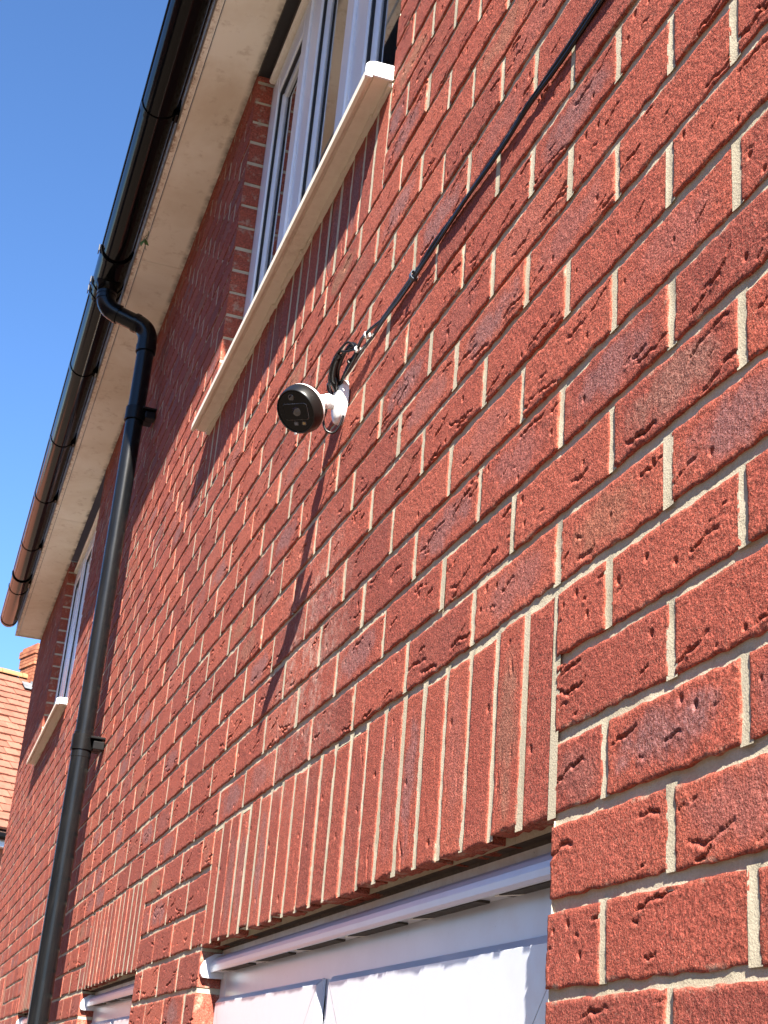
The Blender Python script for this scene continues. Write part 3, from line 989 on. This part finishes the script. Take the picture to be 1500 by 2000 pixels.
# swan neck: two 112 degree bends and a spigot
top = Vector((OX, GY, 2.648)); e1 = Vector((OX, GY, 2.565)); e2 = Vector((PX, PY, 2.492)); bot = Vector((PX, PY, 2.40))
def fillet(A, B, C_, r, n=8):
    d1 = (A-B).normalized(); d2 = (C_-B).normalized()
    P0, P1 = B+d1*r, B+d2*r
    return [P0*(1-t)**2+B*2*t*(1-t)+P1*t*t for t in [k/n for k in range(n+1)]]
f1 = fillet(top, e1, e2, .055); f2 = fillet(e1, e2, bot, .055)
MB().tube([top]+f1, .0372, 28).build('pipe_bend', M['pipe'], dp)
MB().tube(f2+[bot], .0372, 28).build('pipe_bend', M['pipe'], dp)
MB().tube([f1[-1], f2[0]], PR, 28).build('pipe_spigot', M['pipe'], dp)
def collar(c, d, ro, ln):
    d = Vector(d).normalized(); c = Vector(c)
    q = d.to_track_quat('Z', 'X').to_matrix().to_4x4()
    return MB().lathe_hard([(ro-.004, -ln/2), (ro, -ln/2), (ro, ln/2), (ro-.004, ln/2)], Matrix.Translation(c) @ q, 28)
dd = (f2[0]-f1[-1])
for c, d, r, l in (((OX, GY, 2.625), (0, 0, 1), .0392, .012), ((OX, GY, 2.600), (0, 0, 1), .0388, .004),
                   (f1[-1]+dd*.04, dd, .0392, .014), (f2[0]-dd*.04, dd, .0392, .014), ((PX, PY, 2.402), (0, 0, 1), .0392, .03)):
    collar(c, d, r, l).build('bend_collar', M['pipe'], dp)
for z in (2.115, .835, -.45, -1.6):
    b = MB()
    b.lathe_hard([(PR+.0005, z+.028), (PR+.0048, z+.028), (PR+.0048, z-.018), (PR+.0062, z-.018), (PR+.0062, z-.026), (PR+.0005, z-.026)], Matrix.Translation((PX, PY, 0)), 28)
    b.box(PX-.035, PX+.012, -.05, -.006, z-.024, z+.026, .004)
    b.box(PX+.012, PX+.055, -.052, -.0005, z+.012, z+.020, .002)
    b.box(PX+.012, PX+.050, -.040, -.0005, z-.024, z+.005, .003)
    br = b.build('pipe_bracket', M['clip'], dp)
    s = MB()
    s.lathe([(0, .004), (.004, .003), (.006, 0)], Matrix.Translation((PX+.040, -.024, z+.020)), 12)
    s.build('screw', M['steel'], br)

# ------------------------------------------------------------------ security camera
CB = Vector((-.905, 0, .840))
cctv = empty('security_camera', CB, 'white bullet security camera with black face on the sunlit wall', 'security camera')
n = Vector((0.4196, -0.6308, -0.6527))
Fc = Vector((-0.7992, -0.1050, 0.7524))
upv = (Vector((0, 0, 1))-n*n.z).normalized()
xv = upv.cross(n).normalized()
rl = math.radians(-11)
xv, upv = xv*math.cos(rl)+upv*math.sin(rl), upv*math.cos(rl)-xv*math.sin(rl)
FR = Matrix(((xv.x, upv.x, n.x, Fc.x), (xv.y, upv.y, n.y, Fc.y), (xv.z, upv.z, n.z, Fc.z), (0, 0, 0, 1)))
MB().lathe([(.0001, -.0400), (.012, -.0397), (.022, -.0382), (.030, -.0352), (.0360, -.0308), (.0390, -.0262), (.0400, -.0230), (.0402, -.0210), (.0394, -.0205)], FR, 56).build('shell', M['cwhite'], cctv)
MB().lathe([(.0388, -.0208), (.0403, -.0200), (.0402, -.0160), (.0390, -.0090), (.0371, -.0025), (.0360, .0000), (.0350, .0006), (.0342, -.0004)], FR, 56).build('front_ring', M['cblack'], cctv)
fp = MB()
fp.lathe([(.0343, -.0025), (.0338, -.0012), (.0330, -.0010), (.0001, -.0010)], FR, 56, False)
fp.build('front_panel', M['cglass'], cctv)
w = MB(); o_ = rrect(.0485, .0275, .0058, .0004, -.0004); i_ = rrect(.0468, .0258, .0050, .0004, -.0004)
for k in range(len(o_)):
    k2 = (k+1) % len(o_)
    w.add([FR @ Vector((*o_[k], -.0005)), FR @ Vector((*o_[k2], -.0005)), FR @ Vector((*i_[k2], .0002)), FR @ Vector((*i_[k], .0002))], [(0, 1, 2, 3)])
w.build('window_trim', M['cgrey'], cctv)
MB().poly(FR, i_, -.0009, -.0003).build('lens_window', M['cglass'], cctv)
MB().lathe([(.0001, .0007), (.004, .0005), (.0072, .0001), (.0082, -.0004)], FR @ Matrix.Translation((.0020, .0002, -.0001)), 28).build('lens', M['lens'], cctv)
sn_ = FR @ Matrix.Translation((-.0035, .0232, -.0008))
MB().lathe([(.0001, .0012), (.0022, .0011), (.0040, .0004), (.0046, .0001), (.0050, .0006), (.0054, .0004), (.0056, -.0004)], sn_, 28).build('sensor', M['lens'], cctv)
for x, mm in ((-.0035, 'ledw'), (.0120, 'ledy')):
    L_ = MB()
    L_.poly(FR, rrect(.0085, .0064, .0018, x, -.0200), -.0009, -.0004)
    fr2 = L_.build('led_surround', M['cgrey'], cctv)
    MB().poly(FR, rrect(.0052, .0038, .001, x, -.0200), -.0004, .0001).build('led', M[mm], fr2)
MB().poly(FR, rrect(.0050, .0030, .0012, -.0085, -.0362), -.006, .0012).build('rim_tab', M['cwhite'], cctv)
# swivel arm and wall base
BF = Matrix(((1, 0, 0, CB.x), (0, 0, -1, CB.y), (0, 1, 0, CB.z), (0, 0, 0, 1)))
base = MB()
def egg(s):
    return [(s*.028*math.cos(a), s*.041*math.sin(a)) for a in [2*math.pi*k/40 for k in range(40)]]
rings = [(1.0, .0005), (1.0, .006), (.97, .0078), (.985, .0083), (.97, .0110), (.90, .0140), (.74, .0165), (.52, .0185), (.34, .0200)]
vv = []
for sc_, hh in rings:
    vv += [BF @ Vector((x, y, hh)) for x, y in egg(sc_)]
ff = [(i*40+k, i*40+(k+1) % 40, (i+1)*40+(k+1) % 40, (i+1)*40+k) for i in range(len(rings)-1) for k in range(40)]
base.add(vv, ff, True)
base.add(vv[-40:], [tuple(range(40))])
base.build('base', M['cwhite'], cctv)
J = CB+Vector((.002, -.030, -.004))
rear = Fc-n*.036
am = MB()
am.lathe([(.0001, -.0130), (.007, -.0113), (.0113, -.007), (.0130, 0), (.0113, .007), (.007, .0113), (.0001, .0130)], Matrix.Translation(J), 28)
am.tube([J+Vector((0, .014, 0)), J], [.0125, .0115], 24)
am.tube([J, J*.6+rear*.4, rear+n*.012], [.0108, .0104, .0130], 24)
am.build('arm', M['cwhite'], cctv)
collarm = J*.72+rear*.28
dA = (rear-J).normalized()
MB().tube([collarm-dA*.006, collarm-dA*.0055, collarm+dA*.0055, collarm+dA*.006], [.0110, .0132, .0132, .0110], 8).build('locking_ring', M['cwhite'], cctv)
# pigtail: leaves the arm, hangs in a loop and goes back behind the base
lp = bez([J+Vector((.010, -.004, -.010)), J+Vector((.014, -.004, -.026)), CB+Vector((.012, -.036, -.045)), CB+Vector((.012, -.030, -.062)),
          CB+Vector((.016, -.018, -.066)), CB+Vector((.022, -.010, -.054)), CB+Vector((.026, -.006, -.036))], 8)
MB().tube(lp, .0022, 10).build('pigtail', M['cable'], cctv)

# ------------------------------------------------------------------ cables on the wall
crng = random.Random(9)
CZ = .888
def run(dy, dz, r, x0, x1, seed):
    rg = random.Random(seed)
    pts = []; x = x0
    while x < x1:
        pts.append((x, -dy-abs(rg.gauss(0, .0010)), CZ+dz+rg.gauss(0, .0017)))
        x += rg.uniform(.05, .12)
    return bez(pts, 6), r
cb = empty('cable_run', (0.7, 0, CZ), 'black twin cable clipped along a brick course above the security camera', 'cable')
c1 = [(-.885, -.012, .874), (-.850, -.013, .884), (-.815, -.012, .889), (-.775, -.014, .895)]
p1, _ = run(.0044, .0004, .0026, -.70, 2.6, 1)
MB().tube(bez([(-.900, -.010, .866)]+c1+[(-.735, -.012, .8925)], 8)+p1, .0027, 10).build('strand', M['cable'], cb)
p2, _ = run(.0036, -.0046, .0024, -.74, 2.6, 2)
MB().tube(bez([(-.935, -.009, .872), (-.890, -.009, .878), (-.840, -.008, .882), (-.79, -.008, .8835)], 8)+p2, .0025, 10).build('strand', M['cable'], cb)
for x in (-.545, .42, 1.5):
    c = MB()
    fr3 = Matrix(((0, 0, 1, x), (1, 0, 0, -.0052), (0, 1, 0, CZ-.0021), (0, 0, 0, 1)))
    o_ = rrect(.0125, .0150, .0055); i_ = rrect(.0100, .0125, .0045)
    k_ = len(o_)
    v = [fr3 @ Vector((*p, -.004)) for p in o_]+[fr3 @ Vector((*p, .004)) for p in o_]
    c.add(v, [(i, (i+1) % k_, k_+(i+1) % k_, k_+i) for i in range(k_)], True)
    v = [fr3 @ Vector((*p, -.004)) for p in i_]+[fr3 @ Vector((*p, -.004)) for p in o_]
    c.add(v, [(i, (i+1) % k_, k_+(i+1) % k_, k_+i) for i in range(k_)])
    v = [fr3 @ Vector((*p, .004)) for p in i_]+[fr3 @ Vector((*p, .004)) for p in o_]
    c.add(v, [(i, (i+1) % k_, k_+(i+1) % k_, k_+i) for i in range(k_)])
    c.build('cable_clip', M['tie'], cb)
# bundled slack: a doubled-back hank tied to the run
hk = empty('cable_hank', (-.86, -.012, .88), 'bundled slack of black cable tied above the security camera', 'cable')
for k in range(5):
    rg = random.Random(40+k)
    w_ = lambda a: rg.gauss(0, a)
    loop = [(-.912+w_(.004), -.012-w_(.002), .848+w_(.003)), (-.892+w_(.005), -.018-.0035*k, .864+w_(.004)), (-.872+w_(.006), -.024-.0035*k, .880+w_(.004)),
            (-.850+w_(.006), -.024-.003*k, .894+w_(.005)), (-.824+w_(.005), -.018-.002*k, .900+w_(.005)), (-.806+w_(.004), -.014, .893+w_(.003)),
            (-.812+w_(.003), -.012, .886+w_(.002)), (-.842, -.013, .880+w_(.003)), (-.880, -.014, .868+w_(.003)), (-.915, -.012, .848+w_(.004))]
    MB().tube(bez(loop, 7), .0020 if k else .0030, 9).build('loop', M['cable'], hk)
MB().tube(bez([(-.895, -.02, .862), (-.880, -.030, .875), (-.860, -.033, .889), (-.846, -.031, .896)], 8), [.005]*4+[.0068]*17+[.005]*4, 12).build('connector', M['cable'], hk)
MB().tube(bez([(-.940, -.010, .868), (-.957, -.016, .884), (-.950, -.021, .893), (-.930, -.018, .884), (-.918, -.012, .868)], 8), .0022, 9).build('tail', M['cable'], hk)
def tie(c, d, r, mat, parent, name='zip_tie'):
    c = Vector(c); d = Vector(d).normalized()
    MB().tube([c-d*.0022, c-d*.0021, c+d*.0021, c+d*.0022], [r*.8, r, r, r*.8], 14).build(name, mat, parent)
tie((-.801, -.013, .889), (1, .0, .15), .0060, M['steel'], hk)
tie((-.755, -.011, .8925), (1, 0, .05), .0066, M['steel'], hk)
tie((-.838, -.013, .884), (1, 0, .25), .0064, M['cable'], hk)

# ------------------------------------------------------------------ weed hanging from the eaves
wd = empty('weed', (-3.40, -.170, SOF-.004), 'small green weed hanging from the joint of the eaves board', 'plant')
MB().tube(bez([(-3.40, -.170, SOF-.001), (-3.395, -.172, SOF-.03), (-3.385, -.178, SOF-.06)], 6), [.0016]*6+[.0010]*7, 6).build('stem', M['leaf'], wd)
for k, (dx, dy, ln, tw) in enumerate(((.010, -.006, .045, .2), (-.008, .004, .05, -.3), (.002, -.012, .038, .9), (.014, .006, .034, 1.6))):
    lf = MB(); A = Vector((-3.392, -.174, SOF-.028-.008*k)); B = A+Vector((dx*1.6, dy*1.3, -ln))
    side = Vector((math.cos(tw), math.sin(tw), .1)).normalized()
    pts = []
    for i in range(7):
        t = i/6; wdt = .0085*math.sin(math.pi*min(1, t*.93+.04))**.8
        c = A.lerp(B, t)+Vector((0, -.006*math.sin(math.pi*t), 0))
        pts.append((c-side*wdt, c+Vector((0, .002, 0)), c+side*wdt))
    v = [p for r in pts for p in r]
    f = []
    for i in range(6):
        for j in range(2):
            f.append((i*3+j, i*3+j+1, (i+1)*3+j+1, (i+1)*3+j))
    lf.add(v, f, True)
    lf.build('leaf', M['leaf'], wd)

# ------------------------------------------------------------------ house across the way (mirrored in the gutter)
oh = empty('opposite_house', (-4.0, -9.0, GZ), 'brown brick house facing across the paved yard', 'house')
MB().box(-13, 9, -16.0, -8.0, GZ, 2.9).build('wall', M['nwall'], oh)
q_ = MB()
q_.prism_x([(-7.6, 2.75), (-7.6, 2.9), (-12.0, 6.6), (-16.4, 2.9), (-16.4, 2.75)], -13.3, 9.3)
q_.build('roof', M['roof'], oh)
for x in (-9, -4.5, 0, 4.5):
    for z0_, z1_ in ((-1.2, 0.05), (1.3, 2.5)):
        w_ = MB().box(x-.62, x+.62, -8.0005, -7.96, z0_, z1_, .01).build('window', M['upvc'], oh)
        MB().box(x-.54, x-.03, -7.9595, -7.955, z0_+.08, z1_-.08).build('pane', M['glass'], w_)
        MB().box(x+.03, x+.54, -7.9595, -7.955, z0_+.08, z1_-.08).build('pane', M['glass'], w_)

# ------------------------------------------------------------------ neighbouring house
nb = empty('neighbour_house', (-26.0, 3.0, GZ), 'distant house with orange tiled roof and brick chimney', 'house')
R0 = Vector((-28.50, .316, 7.35)); E0 = Vector((-23.80, .67, 3.39))
phi = math.radians(-20)
ed = Vector((math.sin(phi), math.cos(phi), 0))         # along the ridge, to the picture's right
hd = Vector((math.cos(phi), -math.sin(phi), 0))        # towards the viewer
pitch = math.radians(40)
sd = hd*math.cos(pitch)-Vector((0, 0, 1))*math.sin(pitch)   # down the slope
nn = hd*math.sin(pitch)+Vector((0, 0, 1))*math.cos(pitch)
Ls = (7.35-3.45)/math.sin(pitch)
gauge = .255; tw = .262; nrow = int(Ls/gauge)
U0, U1 = -9.0, 5.0
def rp(u, s, h=0.0):
    return R0+ed*u+sd*s+nn*h
rf = MB()
rf.add([rp(U0, 0, -.03), rp(U1, 0, -.03), rp(U1, Ls, -.03), rp(U0, Ls, -.03)], [(0, 1, 2, 3)])
b_ = R0-hd*(Ls*2*math.cos(pitch)*.5)
rf.add([rp(U0, 0, -.03), rp(U1, 0, -.03), rp(U1, 0, -.03)-hd*4.7+Vector((0, 0, -3.9)), rp(U0, 0, -.03)-hd*4.7+Vector((0, 0, -3.9))], [(3, 2, 1, 0)])
roof = rf.build('roof', M['roof'], nb)
# one tile, shared
tme = bpy.data.meshes.new('tile')
def tl(u, s, h): return tuple(ed*u+sd*s+nn*h)
hw = tw/2-.003
tv = [tl(-hw, -.04, .0), tl(hw, -.04, .0), tl(hw, gauge+.02, .012), tl(-hw, gauge+.02, .012),
      tl(-hw, -.04, .020), tl(hw, -.04, .020), tl(hw, gauge+.02, .056), tl(-hw, gauge+.02, .056)]
tme.from_pydata(tv, [], [(0, 3, 2, 1), (4, 5, 6, 7), (0, 1, 5, 4), (1, 2, 6, 5), (2, 3, 7, 6), (3, 0, 4, 7)])
tme.materials.append(M['tile']); tme.update()
trng = random.Random(3)
rest = MB()
for r in range(nrow):
    s = .10+gauge*r
    off = tw/2 if r % 2 else 0
    k0, k1 = int(U0/tw), int(U1/tw)
    for k in range(k0, k1):
        u = k*tw+off
        P = rp(u+trng.gauss(0, .004), s, trng.gauss(.006, .006))
        U, V_, W_ = project(np.array([P[:], rp(u, s+gauge)[:]]))
        if -45 < U.min() < 115 and U.max() < 130:
            o = bpy.data.objects.new('tile', tme)
            link(o, roof, P)
        else:
            rest.add([Vector(q)+P for q in tv], [(4, 5, 6, 7), (2, 3, 7, 6), (1, 2, 6, 5), (3, 0, 4, 7)])
tag(rest.build('tile_field', M['tile'], roof), kind='stuff')
u = U0
while u < 1.0-.4:
    rd = MB()
    pf = [(.13*math.cos(a), .10*math.sin(a)+.02) for a in [math.radians(-10+200*k/12) for k in range(13)]]
    v = [R0+ed*u+hd*x+Vector((0, 0, z)) for x, z in pf]+[R0+ed*(u+.445)+hd*x*.97+Vector((0, 0, z*.97)) for x, z in pf]
    f = [(i, i+1, 13+i+1, 13+i) for i in range(12)]
    rd.add(v, f, True)
    rd.build('ridge_tile', M['ridge'], nb)
    u += .45
# chimney on the ridge: courses as stacked slabs, corbelled head
ch = MB()
CU0, CU1 = .56, 1.30
cw = .34
def slab(u0, u1, d, z0, z1):
    v = [R0+ed*uu+hd*dd+Vector((0, 0, z-7.35)) for z in (z0, z1) for dd in (-d, d) for uu in (u0, u1)]
    v = [Vector((q.x, q.y, zz)) for q, zz in zip(v, [z0]*4+[z1]*4)]
    ch.add(v, [(0, 2, 3, 1), (4, 5, 7, 6), (0, 1, 5, 4), (2, 6, 7, 3), (0, 4, 6, 2), (1, 3, 7, 5)])
z = 6.95
k = 0
while z < 8.02:
    rel = z-7.62
    ov = 0.0
    if 7.62 < z < 7.80: ov = .03
    if 7.80 <= z < 7.95: ov = .055
    if z >= 7.95: ov = .015
    slab(CU0-ov, CU1+ov, cw+ov, z, z+.064)
    slab(CU0-ov+.008, CU1+ov-.008, cw+ov-.008, z+.064, z+.075)
    z += .075; k += 1
chm = ch.build('chimney', M['chimney'], nb)
fl = MB()
for u0_, u1_, s0, s1, h in ((CU0-.20, CU1+.2, .34, .62, .105),):
    v = [rp(u0_, s0, h), rp(u1_, s0, h), rp(u1_, s1, h+.004), rp(u0_, s1, h+.004)]
    fl.add(v, [(0, 1, 2, 3)])
v = [R0+ed*(CU0-.012)+hd*(cw+.006)+Vector((0, 0, -.40)), R0+ed*(CU1+.01)+hd*(cw+.006)+Vector((0, 0, -.40)), R0+ed*(CU1+.01)+hd*(cw+.006)+Vector((0, 0, -.10)), R0+ed*(CU0-.012)+hd*(cw+.006)+Vector((0, 0, -.10))]
fl.add(v, [(0, 1, 2, 3)])
fl.build('flashing', M['lead'], nb)
# wall, fascia and gutter below the eaves
ev = rp(0, Ls)
def ebox(name, u0_, u1_, d0, d1, z0, z1, mat):
    q = MB()
    v = [ev+ed*uu+hd*dd for dd in (d0, d1) for uu in (u0_, u1_)]
    v = [(a.x, a.y, zz) for zz in (z0, z1) for a in v]
    q.add(v, [(0, 2, 3, 1), (4, 5, 7, 6), (0, 1, 5, 4), (2, 6, 7, 3), (0, 4, 6, 2), (1, 3, 7, 5)])
    return q.build(name, mat, nb)
ebox('wall', U0+.2, U1-.2, -8.6, -.30, GZ, ev.z-.12, M['nwall'])
ebox('fascia', U0, U1, -.06, -.035, ev.z-.22, ev.z-.03, M['upvc'])
ebox('soffit', U0, U1, -.30, -.06, ev.z-.215, ev.z-.20, M['upvc'])
gq = MB(); gc = ev+hd*.03+Vector((0, 0, -.06))
gq.tube([gc+ed*U0, gc+ed*U1], .065, 14)
gq.build('gutter', M['gutter'], nb)
